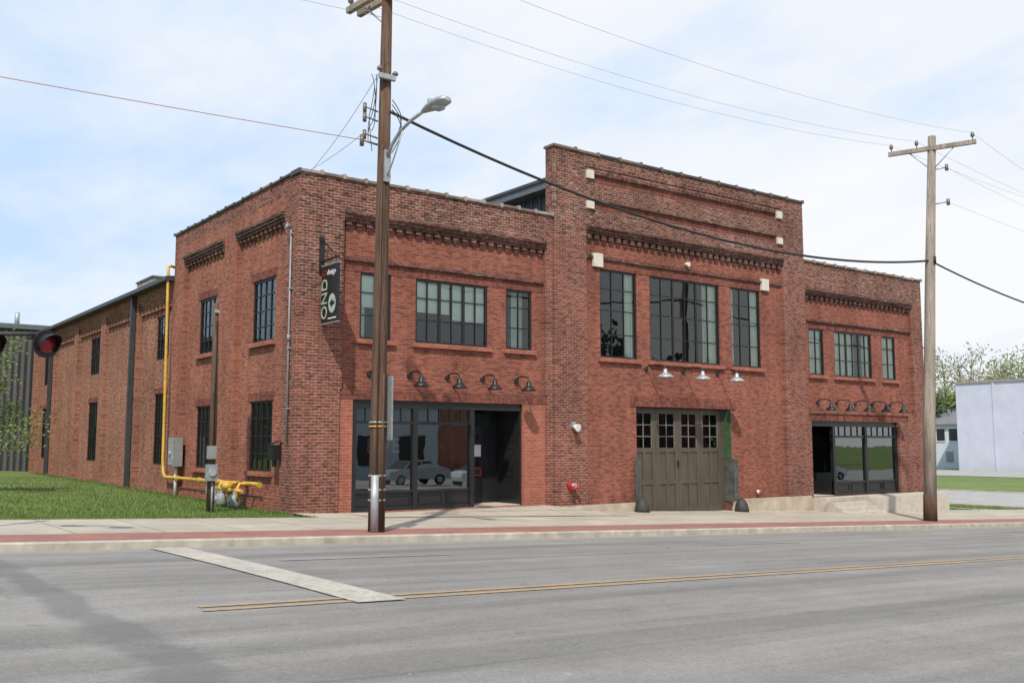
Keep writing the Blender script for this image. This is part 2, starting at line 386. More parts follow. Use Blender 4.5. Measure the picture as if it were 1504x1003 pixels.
# ------------------------------------------------------------------ wall height-field
def wall(name,axis,regs,parent,back=.4,off=0.0,ret=True):
    us=sorted({round(r[i],3) for r in regs for i in (0,1)}); zs_=sorted({round(r[i],3) for r in regs for i in (2,3)})
    nu,nz=len(us)-1,len(zs_)-1
    D=[[None]*nz for _ in range(nu)]
    for r in regs:
        i0,i1=us.index(round(r[0],3)),us.index(round(r[1],3)); j0,j1=zs_.index(round(r[2],3)),zs_.index(round(r[3],3))
        hole=len(r)>6
        for i in range(i0,i1):
            for j in range(j0,j1): D[i][j]=(r[4],r[5],hole)
    mb=MB()
    def P(u,d,z): return (u,d+off,z) if axis=='x' else (d+off,u,z)
    for i in range(nu):
        for j in range(nz):
            c=D[i][j]
            if c is None: continue
            u0,u1,z0,z1=us[i],us[i+1],zs_[j],zs_[j+1]
            if not c[2]:
                q=[P(u0,c[0],z0),P(u1,c[0],z0),P(u1,c[0],z1),P(u0,c[0],z1)]
                if axis=='y': q.reverse()
                mb.poly(q,c[1])
            for (a,b,e) in ((i+1,j,0),(i,j+1,1)):
                o=D[a][b] if a<nu and b<nz else None
                if o is None and e==0 and not ret: continue
                od=o[0] if o else back
                if abs(od-c[0])<1e-6: continue
                k=c[1] if (c[0]<od or o is None) else o[1]
                if e==0: mb.poly([P(u1,c[0],z0),P(u1,od,z0),P(u1,od,z1),P(u1,c[0],z1)],k)
                else: mb.poly([P(u0,c[0],z1),P(u1,c[0],z1),P(u1,od,z1),P(u0,od,z1)],k)
            if ret and (i==0 or D[i-1][j] is None):
                mb.poly([P(u0,c[0],z0),P(u0,back,z0),P(u0,back,z1),P(u0,c[0],z1)],c[1])
    return mb.build(name,parent)

B=empty('brick_building')
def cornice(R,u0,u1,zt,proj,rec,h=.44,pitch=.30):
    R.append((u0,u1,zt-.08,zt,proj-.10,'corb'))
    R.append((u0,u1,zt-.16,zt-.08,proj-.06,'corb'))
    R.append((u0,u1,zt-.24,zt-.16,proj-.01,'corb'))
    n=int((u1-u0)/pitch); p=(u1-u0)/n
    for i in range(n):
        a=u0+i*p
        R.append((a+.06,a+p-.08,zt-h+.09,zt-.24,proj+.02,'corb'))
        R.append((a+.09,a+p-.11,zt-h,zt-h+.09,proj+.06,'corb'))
R=[]
R.append((0,8.15,-1.6,8.45,0,'pier'))
R.append((0,8.15,7.62,8.45,0,'dark'))
R.append((0,1.25,5.2,7.62,0,'dark')); R.append((0,1.25,-1.6,5.2,0,'pier'))
R.append((1.25,7.85,3.02,7.62,.12,'panel'))
R.append((1.2,7.88,-1.6,3.02,.05,'new'))
R.append((1.2,7.88,2.78,3.04,.04,'sold'))
cornice(R,1.25,7.85,7.62,0,.12)
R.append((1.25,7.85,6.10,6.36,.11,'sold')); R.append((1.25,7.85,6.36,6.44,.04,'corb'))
LW=[(1.79,2.71),(3.47,5.84),(6.49,7.43)]
for a,b in LW: R.append((a,b,4.35,6.10,.27,'panel',1))
R.append((1.6,7.04,-.08,2.78,.35,'new',1))
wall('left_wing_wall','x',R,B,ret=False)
R=[]
R.append((20.12,28.0,-1.6,8.42,0,'pier')); R.append((20.12,28.0,7.4,8.42,0,'dark'))
R.append((20.2,27.2,2.85,7.4,.12,'panel')); cornice(R,20.2,27.2,7.42,0,.12)
R.append((20.2,26.7,2.5,2.76,.04,'sold'))
R.append((20.2,27.2,5.95,6.2,.11,'sold')); R.append((20.2,27.2,6.2,6.28,.04,'corb'))
RW=[(20.5,21.4),(22.06,24.5),(25.2,26.15)]
for a,b in RW: R.append((a,b,4.2,5.95,.27,'panel',1))
R.append((20.35,26.0,-.28,2.5,.35,'new',1))
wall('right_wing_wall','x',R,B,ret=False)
R=[]
R.append((8.15,20.12,-1.6,10.6,0,'pier')); R.append((8.15,20.12,7.9,10.6,0,'dark'))
R.append((9.43,18.87,-1.6,8.36,.12,'panel')); 
cornice(R,9.43,18.87,8.36,0,.12,.50)
for z0 in (8.88,9.72):
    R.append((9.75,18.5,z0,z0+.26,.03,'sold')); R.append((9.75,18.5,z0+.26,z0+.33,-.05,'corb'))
R.append((9.43,18.87,10.2,10.27,-.03,'dark'))
R.append((9.75,18.1,7.07,7.36,.11,'sold')); R.append((9.43,18.87,7.36,7.43,.05,'corb'))
CW=[(10.07,11.64),(12.22,15.54),(16.13,17.69)]
for a,b in CW: R.append((a,b,4.30,7.07,.27,'panel',1))
R.append((11.3,16.25,2.82,3.14,.09,'sold'))
R.append((11.55,15.9,-.72,2.82,.45,'panel',1))
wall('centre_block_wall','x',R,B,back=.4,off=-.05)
mb=MB()
mb.box(7.9,11.5,-.085,.05,-1.5,-.17,'conc'); mb.box(15.95,20.12,-.085,.05,-1.5,-.22,'conc')
mb.build('foundation_band',B)
mb=MB()
for (x0,x1,z0,z1) in ((9.42,9.70,9.82,10.08),(9.42,9.70,8.87,9.1),(18.56,18.84,9.82,10.08),(18.56,18.84,8.87,9.1)):
    mb.box(x0,x1,-.13,.0,z0,z1,'stone')
mb.box(9.75,10.13,-.03,.08,7.1,7.52,'stone'); mb.box(17.72,18.1,-.03,.08,7.1,7.52,'stone')
mb.build('stone_blocks',B)
mb=MB()
for a,b in LW: mb.box(a-.1,b+.1,.02,.27,4.23,4.347,'new')
for a,b in RW: mb.box(a-.1,b+.1,.02,.27,4.08,4.197,'new')
for a,b in CW: mb.box(a-.1,b+.1,-.03,.2,4.17,4.297,'new')
for y0,y1 in ((1.66,3.17),(6.0,7.45)):
    for z in (4.35,.93): mb.box(.0,.27,y0-.1,y1+.1,z-.12,z-.003,'new')
mb.build('window_sills',B)
R=[]
R.append((0,9.7,-1.6,8.45,0,'side')); R.append((0,.85,-1.6,8.45,0,'pier')); R.append((0,9.7,8.0,8.45,0,'pier'))
for a,b in ((.85,4.15),(5.15,8.65)):
    R.append((a,b,.3,7.55,.12,'side')); cornice(R,a,b,7.6,0,.12)
SW=[(1.66,3.17),(6.0,7.45)]
for a,b in SW:
    R.append((a,b,4.35,6.05,.27,'side',1)); R.append((a-.1,b+.1,6.05,6.27,.10,'sold'))
    R.append((a,b,.93,2.78,.27,'side',1)); R.append((a-.1,b+.1,2.78,3.0,.10,'sold'))
wall('side_wall','y',R,B,ret=False)
R=[]
R.append((9.7,32.2,-1.2,7.1,0,'hall'))
piers=[9.7,14.2,18.7,23.2,27.7,32.2]
for i in range(5):
    a,b=piers[i]+.35,piers[i+1]-.35
    R.append((a,b,.25,6.75,.16,'hall'))
    for s in range(4): R.append((a,b,6.75-.09*(s+1),6.75-.09*s,.035*s+.03,'hall'))
    n=9;p=(b-a)/n
    for q in range(n): R.append((a+q*p+.05,a+q*p+p-.1,6.22,6.39,.05,'hall'))
HW=[(10.75,12.1),(19.75,21.2),(28.75,30.3)]
for a,b in HW:
    R.append((a,b,4.5,6.02,.3,'hall',1)); R.append((a-.08,b+.08,6.02,6.2,.14,'sold'))
    R.append((a,b,.95,3.35,.3,'hall',1)); R.append((a-.08,b+.08,3.35,3.55,.14,'sold'))
wall('hall_side_wall','y',R,B,off=.06,ret=False)
mb=MB()
mb.box(27.6,27.998,.4,14,-1.6,8.40,'pier'); mb.box(.4,27.6,13.6,14,-1.6,7.5,'hall')
mb.box(.4,8.14,.36,.40,7.4,8.44,'dark'); mb.box(20.13,27.6,.36,.40,7.4,8.40,'dark')
mb.box(.36,.40,.41,9.3,7.4,8.44,'dark'); mb.box(.003,8.2,9.3,9.697,7.0,8.44,'dark')
mb.box(8.16,20.1,.33,.345,7.4,10.59,'dark')
mb.box(.07,28,32.0,32.2,-1,7.05,'hall'); mb.box(27.9,28.0,14,32,-1.6,7.05,'hall')
mb.build('rear_walls',B)
mb=MB()
mb.box(.41,8.4,.41,9.29,7.6,7.7,'roof'); mb.box(19.9,27.55,.41,13.55,7.5,7.6,'roof')
mb.poly([(-.25,9.75,7.12),(14,9.75,8.6),(14,32.5,8.6),(-.25,32.5,7.12)],'metald')
mb.poly([(28.3,9.75,7.1),(14,9.75,8.6),(14,32.5,8.6),(28.3,32.5,7.1)],'metald')
mb.poly([(0.1,32.3,7.1),(27.9,32.3,7.1),(14,32.3,8.55)],'hall')
mb.box(-.28,.0,9.75,32.5,6.98,7.11,'metald')
mb.box(.02,.25,9.72,32.2,7.02,7.10,'metald')
mb.build('roofs',B)
mb=MB()
mb.box(8.75,19.6,.42,26,7.6,9.42,'metald')
for i in range(60): mb.box(8.72,8.75,.5+i*.42,.54+i*.42,7.7,9.40,'fascia')
mb.box(8.25,20.0,.40,26.4,9.42,9.64,'fascia'); mb.box(8.2,20.05,.38,26.5,9.64,9.74,'metald')
mb.build('roof_monitor',B)
mb=MB()
def cop(x0,x1,y0,y1,z,axis,L_=.62,ka='coping',kb='copel'):
    a,b=(x0,x1) if axis=='x' else (y0,y1); n=max(1,int((b-a)/L_)); p=(b-a)/n
    for i in range(n):
        u0=a+i*p; u1=u0+p; j=random.uniform(-.01,.01); k=ka if random.random()<.75 else kb
        if axis=='x':
            mb.box(u0+.002,u1-.09,y0,y1,z+j-.02,z+.05+j,k); mb.box(u1-.088,u1-.002,y0-.02,y1+.02,z+j-.035,z+.085+j,kb)
        else:
            mb.box(x0,x1,u0+.002,u1-.09,z+j-.02,z+.04+j,k); mb.box(x0-.02,x1+.02,u1-.088,u1-.002,z+j-.03,z+.06+j,ka)
cop(.0,8.14,-.05,.44,8.47,'x'); cop(20.14,28.05,-.05,.44,8.44,'x'); cop(8.11,20.16,-.10,.40,10.62,'x',.9,'copd','coping')
cop(-.05,.44,.47,9.72,8.47,'y',.62,'copd','coping')
mb.box(-.06,-.002,-.06,.46,8.41,8.53,'copd')
mb.build('coping_tiles',B)
mb=MB(); mb.box(5.9,7.1,5.2,6.0,7.6,9.45,'dark'); mb.box(5.85,7.15,5.15,6.05,9.45,9.55,'copel')
for i in range(3): mb.box(6.0+i*.37,6.25+i*.37,5.35,5.85,9.55,9.75,'dark')
mb.build('chimney',B)
mb=MB(); mb.box(1.0,3.6,15.5,17.6,7.2,8.0,'copel'); mb.box(.95,3.65,15.45,17.65,8.0,8.06,'fascia'); mb.build('roof_vent',B)
mb=MB()
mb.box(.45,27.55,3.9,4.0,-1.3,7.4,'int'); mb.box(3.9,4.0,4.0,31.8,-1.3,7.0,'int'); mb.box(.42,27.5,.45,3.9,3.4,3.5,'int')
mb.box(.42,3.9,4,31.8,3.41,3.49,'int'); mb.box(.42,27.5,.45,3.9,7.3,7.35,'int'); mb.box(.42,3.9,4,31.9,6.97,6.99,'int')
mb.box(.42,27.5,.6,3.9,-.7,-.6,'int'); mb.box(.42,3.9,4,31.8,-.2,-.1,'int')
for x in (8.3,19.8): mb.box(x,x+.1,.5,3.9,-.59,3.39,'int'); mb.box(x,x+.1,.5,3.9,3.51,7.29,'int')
M['desk']=simple('pale_desk',(.4,.36,.3),.6,0,3,.2)
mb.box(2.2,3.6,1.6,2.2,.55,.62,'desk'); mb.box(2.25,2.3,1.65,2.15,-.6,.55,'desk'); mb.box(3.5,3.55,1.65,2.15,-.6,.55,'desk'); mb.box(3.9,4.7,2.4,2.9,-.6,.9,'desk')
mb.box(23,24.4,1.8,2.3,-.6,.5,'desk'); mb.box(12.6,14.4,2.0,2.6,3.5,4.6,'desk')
mb.build('interior',B)

# ------------------------------------------------------------------ windows
fr=MB(); gl=MB(); cu=MB()
def ab(mb,axis,u0,u1,d0,d1,z0,z1,k):
    if axis=='x': mb.box(u0,u1,d0,d1,z0,z1,k)
    else: mb.box(d0,d1,u0,u1,z0,z1,k)
def window(axis,u0,u1,z0,z1,d,cols,rows,thick=(),fw=.06,mw=.03,k='black',glk='glass',rowpos=None):
    ab(fr,axis,u0,u0+fw,d,d+.07,z0+fw,z1-fw,k); ab(fr,axis,u1-fw,u1,d,d+.07,z0+fw,z1-fw,k)
    ab(fr,axis,u0,u1,d,d+.07,z0,z0+fw,k); ab(fr,axis,u0,u1,d,d+.07,z1-fw,z1,k)
    edges=[u0]+[u0+(u1-u0)*i/cols for i in range(1,cols)]+[u1]
    for i in range(1,cols):
        u=edges[i]; w=.04 if i in thick else mw/2
        ab(fr,axis,u-w,u+w,d+.01,d+.055,z0+fw,z1-fw,k)
    rp=rowpos or [i/rows for i in range(1,rows)]
    for r in rp:
        z=z0+(z1-z0)*r; ab(fr,axis,u0+fw,u1-fw,d+.014,d+.051,z-mw/2,z+mw/2,k)
    dd=d+.035
    rows_=[z0+.02]+[z0+(z1-z0)*r for r in rp]+[z1-.02]
    for i in range(cols):
        for j in range(len(rows_)-1):
            e=[random.uniform(-.0012,.0012) for _ in range(4)]
            a,b,c,f=edges[i],edges[i+1],rows_[j],rows_[j+1]
            q=[(a,c,e[0]),(b,c,e[1]),(b,f,e[1]+e[2]-e[0]),(a,f,e[2])]
            if axis=='x': gl.poly([(u,dd+o,z) for u,z,o in q],glk)
            else: gl.poly([(dd+o,u,z) for u,z,o in reversed(q)],glk)
def curtain(axis,u0,u1,z0,z1,d,k='curt'):
    n=max(4,int((u1-u0)/.05)); pts=[]
    for i in range(n+1):
        u=u0+(u1-u0)*i/n; dd=d+(.035*math.sin(i*1.7)+.012*math.sin(i*.63) if k=='curt' else 0); pts.append((u,dd))
    for (a,da),(b,db) in zip(pts[:-1],pts[1:]):
        q=[(a,da,z0),(b,db,z0),(b,db,z1),(a,da,z1)]
        if axis=='y': q=[(y,x,z) for x,y,z in q]
        cu.poly(q,k,True)
D0=.15
rp=[.36,.70]
window('x',*LW[0],4.35,6.10,D0,2,3,rowpos=rp); window('x',*LW[1],4.35,6.10,D0,6,3,(2,4),rowpos=rp); window('x',*LW[2],4.35,6.10,D0,2,3,rowpos=rp)
rc=[.27,.54,.78]
window('x',*CW[0],4.30,7.07,D0-.04,3,4,rowpos=rc); window('x',*CW[1],4.30,7.07,D0-.04,6,4,(2,4),rowpos=rc); window('x',*CW[2],4.30,7.07,D0-.04,3,4,rowpos=rc)
window('x',*RW[0],4.2,5.95,D0,2,3,rowpos=rp); window('x',*RW[1],4.2,5.95,D0,6,3,(2,4),rowpos=rp); window('x',*RW[2],4.2,5.95,D0,2,3,rowpos=rp)
for a,b in SW:
    window('y',a,b,4.35,6.05,D0,4,4); window('y',a,b,.93,2.78,D0,4,4)
for a,b in HW:
    window('y',a,b,4.5,6.02,D0+.1,4,4); window('y',a,b,.95,3.35,D0+.1,4,5)
curtain('x',1.83,2.68,5.2,6.08,.24,'blind'); curtain('x',1.83,2.05,4.38,5.25,.33)
curtain('x',3.5,4.62,5.2,6.08,.24,'blind'); curtain('x',4.70,5.8,5.05,6.08,.24,'blind'); 
curtain('x',6.95,7.38,4.38,6.08,.5)
curtain('x',11.2,11.6,4.32,7.05,.24); curtain('x',10.1,10.3,4.32,7.05,.4); curtain('x',14.85,15.5,4.32,7.05,.24); curtain('x',12.25,12.4,4.32,7.05,.3)
curtain('x',16.18,16.45,4.32,7.05,.24); curtain('x',17.3,17.65,4.32,7.05,.24)
curtain('x',20.55,21.35,4.22,5.93,.26); curtain('x',22.1,23.5,4.22,5.93,.26); curtain('x',24.0,24.46,4.22,5.93,.26); curtain('x',25.25,26.1,4.22,5.93,.26)
curtain('y',1.7,2.1,4.38,6.0,.3); curtain('y',6.05,6.4,4.38,6.0,.3)
# ------------------------------------------------------------------ storefronts
def bar(x0,x1,y0,y1,z0,z1,k='blackwood'): fr.box(x0,x1,y0,y1,z0,z1,k)
def glp(x0,x1,y,z0,z1): gl.poly([(x0,y,z0),(x1,y,z0),(x1,y,z1),(x0,y,z1)],'glasss')
def shop(x0,x1,xr,zb,zt,panes,doorx,y=.12,depth=1.15,flip=False):
    a,b=(x0,xr) if not flip else (xr,x1)
    c,d=(xr,x1) if not flip else (x0,xr)
    zk=zb+.52; zm=zt-.62
    bar(x0,x1,y,y+.12,zt-.12,zt); bar(x0,x1,y-.03,y+.1,zt-.2,zt-.12)
    bar(a,b,y,y+.1,zb,zb+.1); bar(a,b,y-.02,y+.1,zk-.06,zk); bar(a,b,y+.03,y+.08,zb+.1,zk-.06)
    bar(a,b,y,y+.09,zm,zm+.08)
    n=panes; p=(b-a)/n
    for i in range(n+1):
        u=a+i*p; w=.07
        u0=cl(u-w,a,b-2*w); bar(u0,u0+2*w,y-.025,y+.12,zb,zt-.2)
    for i in range(n):
        u0=a+i*p+.07;u1=a+(i+1)*p-.07
        glp(u0,u1,y+.05,zk,zm); glp(u0,u1,y+.05,zm+.08,zt-.2)
        m=5
        for q in range(1,m): bar(u0+(u1-u0)*q/m-.012,u0+(u1-u0)*q/m+.012,y+.02,y+.07,zm+.08,zt-.2)
        h=(u1-u0)/2
        for q in range(2):
            s0=u0+q*h+.07;s1=u0+(q+1)*h-.07
            bar(s0,s1,y+.005,y+.028,zb+.15,zb+.18); bar(s0,s1,y+.005,y+.028,zk-.14,zk-.11)
            bar(s0,s0+.03,y+.006,y+.028,zb+.18,zk-.14); bar(s1-.03,s1,y+.006,y+.028,zb+.18,zk-.14)
    yb=y+depth
    sx=b if not flip else a
    gl.poly([(sx,y+.15,zk),(sx,yb,zk),(sx,yb,zt-.2),(sx,y+.15,zt-.2)],'glasss')
    fr.box(sx-.03,sx+.03,y+.12,yb,zb,zk,'blackwood'); fr.box(sx-.03,sx+.03,yb-.08,yb,zk,zt-.2,'blackwood')
    fr.box(c,d,y+.12,yb,zt-.10,zt-.05,'blackwood')
    fr.box(c,d,y,yb+.1,zb-.3,zb+.02,'step')
    da,db=doorx
    bar(c,da,yb,yb+.08,zb+.02,zt-.1); bar(db,d,yb,yb+.08,zb+.02,zt-.1)
    bar(da,db,yb,yb+.08,zb+2.12,zb+2.22); glp(da,db,yb+.05,zb+2.22,zt-.1)
    bar(da,da+.12,yb+.01,yb+.06,zb+.02,zb+2.12); bar(db-.12,db,yb+.01,yb+.06,zb+.02,zb+2.12)
    bar(da+.12,db-.12,yb+.012,yb+.058,zb+.02,zb+.75); bar(da+.12,db-.12,yb+.012,yb+.058,zb+2.0,zb+2.12)
    glp(da+.12,db-.12,yb+.035,zb+.75,zb+2.0)
    fr.box(da+.06,da+.08,yb-.05,yb-.03,zb+.9,zb+1.2,'galv'); fr.box(da+.06,da+.08,yb-.05,yb+.01,zb+.92,zb+.94,'galv'); fr.box(da+.06,da+.08,yb-.05,yb+.01,zb+1.16,zb+1.18,'galv')
    ox=d if not flip else c
    s=-1 if not flip else 1
    fr.box(min(ox,ox+s*.06),max(ox,ox+s*.06),y,yb,zb,zt-.1,'blackwood')
    for q in range(3):
        zz=zb+.2+q*.8; x_=ox+s*.06
        fr.box(min(x_,x_+s*.02),max(x_,x_+s*.02),y+.2,yb-.15,zz,zz+.04,'blackwood'); fr.box(min(x_,x_+s*.02),max(x_,x_+s*.02),y+.2,yb-.15,zz+.6,zz+.64,'blackwood')
        fr.box(min(x_,x_+s*.02),max(x_,x_+s*.02),y+.2,y+.24,zz+.04,zz+.6,'blackwood'); fr.box(min(x_,x_+s*.02),max(x_,x_+s*.02),yb-.19,yb-.15,zz+.04,zz+.6,'blackwood')
shop(1.6,7.04,5.39,-.08,2.78,2,(5.75,6.70))
shop(20.35,26.0,21.75,-.28,2.5,2,(20.65,21.5),flip=True)
gy=.30
for i in range(4):
    a=11.57+i*1.04+.005; b=a+1.03
    z0,z1=-.60,2.80
    fr.box(a+.14,b-.14,gy+.03,gy+.07,z0,1.50,'door')
    for (x0,x1) in ((a,a+.14),(b-.14,b)): fr.box(x0,x1,gy,gy+.07,z0,z1,'door')
    for (q0,q1) in ((z0,z0+.2),(.35,.5),(1.38,1.52),(2.62,z1)): fr.box(a+.14,b-.14,gy+.001,gy+.029,q0,q1,'door')
    fr.box((a+b)/2-.05,(a+b)/2+.05,gy+.002,gy+.029,z0+.2,.35,'door')
    fr.box((a+b)/2-.05,(a+b)/2+.05,gy+.002,gy+.029,.5,1.38,'door')
    u=(a+b)/2; fr.box(u-.016,u+.016,gy+.02,gy+.05,1.52,2.62,'doorlt')
    for q in range(1,3):
        z=1.52+1.1*q/3; fr.box(a+.14,b-.14,gy+.023,gy+.047,z-.014,z+.014,'doorlt')
    for (x0,x1) in ((a+.14,a+.165),(b-.165,b-.14)): fr.box(x0,x1,gy+.01,gy+.05,1.52,2.62,'doorlt')
    gl.poly([(a+.14,gy+.035,1.52),(b-.14,gy+.035,1.52),(b-.14,gy+.035,2.62),(a+.14,gy+.035,2.62)],'glass')
fr.box(15.75,15.90,gy,gy+.08,-.7,2.80,'door'); fr.box(15.86,15.897,-.03,gy-.002,1.16,2.80,'greenjamb')
fr.box(13.6,13.64,gy-.05,gy,.9,1.1,'black')
fr.box(11.35,16.1,-.10,.3,-1.2,-.60,'step')
fr.build('window_and_door_frames',B); gl.build('window_glass_panes',B); cu.build('curtains',B)
mb=MB()
for x in (11.45,16.02):
    mb.box(x-.11,x+.11,-.10,-.062,-.25,1.15,'rust')
mb.box(15.87,15.895,-.06,.28,-.3,1.15,'rust')
mb.build('corner_guard_plates',B)
mb=MB()
for x in (11.42,16.05):
    zz=walkz(x)+.04
    mb.tube([(x,-.28,zz),(x,-.28,zz+.1),(x,-.27,zz+.25),(x,-.25,zz+.38),(x,-.23,zz+.44)],[.24,.235,.2,.14,.04],'iron',16)
mb.build('wheel_guards',B)
def text(s,size,loc,rot,mat,parent,name,ext=.004,align='CENTER'):
    c=bpy.data.curves.new(name,'FONT'); c.body=s; c.size=size; c.extrude=ext; c.align_x=align; c.align_y='CENTER'
    o=bpy.data.objects.new(name,c); COL.objects.link(o); o.location=loc; o.rotation_euler=rot; c.materials.append(M[mat]); o.parent=parent; return o
M['pink']=simple('faded_red_vinyl',(.55,.22,.19),.6,0,3,.5)
text('LIVE',.56,(2.62,.26,1.58),(math.pi/2,0,0),'pink',B,'window_lettering')
mb=MB(); mb.box(6.1,6.4,1.235,1.245,1.28,1.62,'white'); mb.box(6.08,6.42,1.235,1.245,.72,.96,'red'); mb.box(6.12,6.38,1.228,1.234,.76,.92,'black')
mb.build('door_notices',B)

# ------------------------------------------------------------------ gooseneck lamps
def goose(x,z,yw,k,wide=.17,reach=.55,rise=.13):
    mb=MB()
    pts=[(x,yw,z+.16)]+[(x,yw-reach*(.5-.5*math.cos(math.pi*t)),z+.16+rise*math.sin(math.pi*t)**.8*(1-.3*t)) for t in [i/12 for i in range(1,12)]]+[(x,yw-reach,z+.1),(x,yw-reach,z+.06)]
    mb.tube(pts,.020,'black',8)
    mb.tube([(x,yw+.01,z+.16),(x,yw-.04,z+.16)],[.08,.07],'black',12)
    c=(x,yw-reach)
    mb.tube([(*c,z+.13),(*c,z+.08),(*c,z+.0),(*c,z-.04),(*c,z-.11),(*c,z-.145)],[.05,.065,.075,wide*.62,wide,wide*1.03],k,16)
    mb.build('gooseneck_lamp')
for x in (2.1,3.3,4.5,5.67,6.85): goose(x,3.28,.11,'black',.2,.6)
for x in (12.0,13.7,15.35): goose(x,3.85,.06,'silver',.26,.85,.14)
for x in (20.9,22.07,23.25,24.4,25.6): goose(x,3.02,.11,'black',.2,.6)

mb=MB(); mb.box(8.75,8.9,-.12,-.05,2.12,2.3,'galvd'); mb.tube([(8.82,-.1,2.16),(8.82,-.32,2.12)],[.05,.11],'white',14)
mb.build('security_light')
mb=MB(); mb.tube([(8.75,-.05,.42),(8.75,-.12,.42)],.15,'red',18); mb.tube([(8.75,-.12,.42),(8.75,-.25,.42)],.08,'galv',14)
for s in (-.08,.08): mb.tube([(8.75+s,-.2,.38),(8.75+s*1.5,-.32,.36)],[.05,.055],'red',12)
mb.build('fire_department_connection')
mb=MB(); mb.tube([(17.2,-.0,.0),(17.2,-.1,.0)],.06,'white',14); mb.tube([(17.2,-.1,.0),(17.2,-.16,-.04)],.035,'red',12); mb.build('wall_hydrant')
mb=MB(); mb.tube([(13.9,.1,7.62),(13.9,-.1,7.6)],[.04,.08],'white',12); mb.build('flood_lamp')

# ------------------------------------------------------------------ blade sign
S=empty('blade_sign'); sx=.62
mb=MB()
mb.box(sx-.06,sx+.06,-.04,-.002,5.9,6.85,'black')
mb.box(sx-.02,sx+.02,-1.02,-.04,6.18,6.23,'black')
mb.tube([(sx,-.04,6.75),(sx,-.3,6.62),(sx,-.62,6.4),(sx,-.8,6.23)],.018,'black',8)
for y in (-.18,-.85): mb.box(sx-.008,sx+.008,y-.01,y+.01,6.06,6.18,'black')
mb.box(sx-.03,sx+.03,-1.0,-.10,4.6,6.08,'black')
mb.box(sx-.035,sx+.035,-1.01,-.09,6.05,6.085,'galvd'); mb.box(sx-.035,sx+.035,-1.01,-.09,4.595,4.62,'galvd')
mb.build('sign_panel',S)
rt=Matrix(((0,0,-1),(-1,0,0),(0,1,0))).to_euler()
M['signw']=simple('sign_pale_green',(.36,.43,.34),.6,0,3,.1)
text('design',.19,(sx-.034,-.66,5.87),rt,'white',S,'lettering_design'); text('C2',.19,(sx-.034,-.26,5.87),rt,'red',S,'lettering_red')
rt2=(Matrix(((0,0,-1),(-1,0,0),(0,1,0)))@Matrix.Rotation(math.pi/2,3,'Z')).to_euler()
text('OND',.44,(sx-.034,-.30,5.22),rt2,'signw',S,'lettering_large')
mb=MB()
cy,cz=-.72,5.08
ring=[(sx-.036,cy+.20*math.cos(t),cz+.20*math.sin(t)*1.2) for t in [i*2*math.pi/28 for i in range(29)]]
mb.poly(list(reversed(ring[:-1])),'signw')
mb.poly([(sx-.040,cy+.14,cz),(sx-.040,cy-.02,cz+.12),(sx-.040,cy-.02,cz-.12)],'black'); mb.poly([(sx-.040,cy-.021,cz+.045),(sx-.040,cy-.14,cz+.045),(sx-.040,cy-.14,cz-.045),(sx-.040,cy-.021,cz-.045)],'black')
mb.box(sx-.036,sx-.031,-.95,-.5,4.7,4.73,'white')
mb.build('arrow_symbol',S)

# ------------------------------------------------------------------ side wall services
mb=MB()
xp=-.16
mb.tube([(.15,9.98,7.45),(-.05,9.95,7.5),(xp,9.9,7.42),(xp,9.85,7.2),(xp,9.75,4),(xp,9.7,1.1),(xp,9.62,.72),(xp,9.4,.6),(xp,7,.6),(xp,4,.6),(xp,1.75,.62)],.05,'yellow',10)
for y in (8.2,6.2,4.6,3.0,1.75): mb.tube([(xp,y-.06,.6),(xp,y+.06,.6)],.075,'yellow',10)
for y in (2.2,2.9,3.5):
    mb.tube([(xp,y,.6),(-.5,y,.62),(-.55,y,.5),(-.55,y,.2)],.045,'yellow',10)
mb.tube([(-.55,3.7,.45),(-.55,1.9,.45)],.05,'yellow',10)
mb.tube([(-.55,2.9,.47),(-.55,2.9,.62),(-.55,2.9,.66)],[.15,.15,.05],'yellow',14)
for y in (2.35,3.3):
    mb.tube([(-.55,y,.02),(-.55,y,.08),(-.55,y,.3),(-.55,y,.36)],[.12,.17,.17,.1],'galvd',16); mb.tube([(-.55,y,.34),(-.55,y,.42)],[.08,.06],'galvd',14)
    mb.tube([(-.68,y,.2),(-.74,y,.2)],.07,'galv',14)
mb.tube([(-.56,3.9,.05),(-.56,3.9,.5)],.12,'galvd',14); mb.tube([(-.75,3.9,.42),(-.38,3.9,.42)],.1,'galvd',12)
mb.build('gas_meter_piping')
mb=MB(); mb.box(-.3,-.01,8.25,8.75,.95,1.85,'galvd'); mb.box(-.32,-.3,8.3,8.7,1.0,1.8,'galv'); mb.tube([(-.12,8.5,.95),(-.12,8.5,.02)],.05,'white',10); mb.tube([(-.3,8.5,1.35),(-.36,8.5,1.35)],.08,'galv',12)
mb.build('electrical_box')
mb=MB(); mb.tube([(-.05,.36,7.05),(-.05,.36,1.7)],.026,'galvd',8); 
for z in (6.9,5.5,4,2.5): mb.box(-.08,0,.3,.42,z,z+.03,'galv')
mb.tube([(-.05,.36,7.05),(-.15,.36,7.12),(-.2,.36,7.02)],[.04,.06,.05],'galvd',10)
mb.tube([(-.05,.36,4.35),(-.05,.36,4.2)],.05,'galvd',8)
mb.build('service_conduit')
mb=MB(); mb.box(-.24,-.02,.72,1.05,1.25,1.62,'black'); mb.poly([(-.26,.70,1.62),(-.26,1.07,1.62),(-.02,1.07,1.72),(-.02,.70,1.72)],'black'); mb.box(-.16,-.1,.8,.95,1.08,1.25,'black'); mb.build('mailbox')
mb=MB()
for y in (14.2,27.7): mb.box(-.12,.03,y-.08,y+.08,.0,6.98,'metald')
mb.build('downspouts',B)
mb=MB()
mb.tube([(-1.5,1.5,-.1),(-1.48,1.5,2.5),(-1.5,1.52,5.15)],[.095,.085,.07],'wood',12)
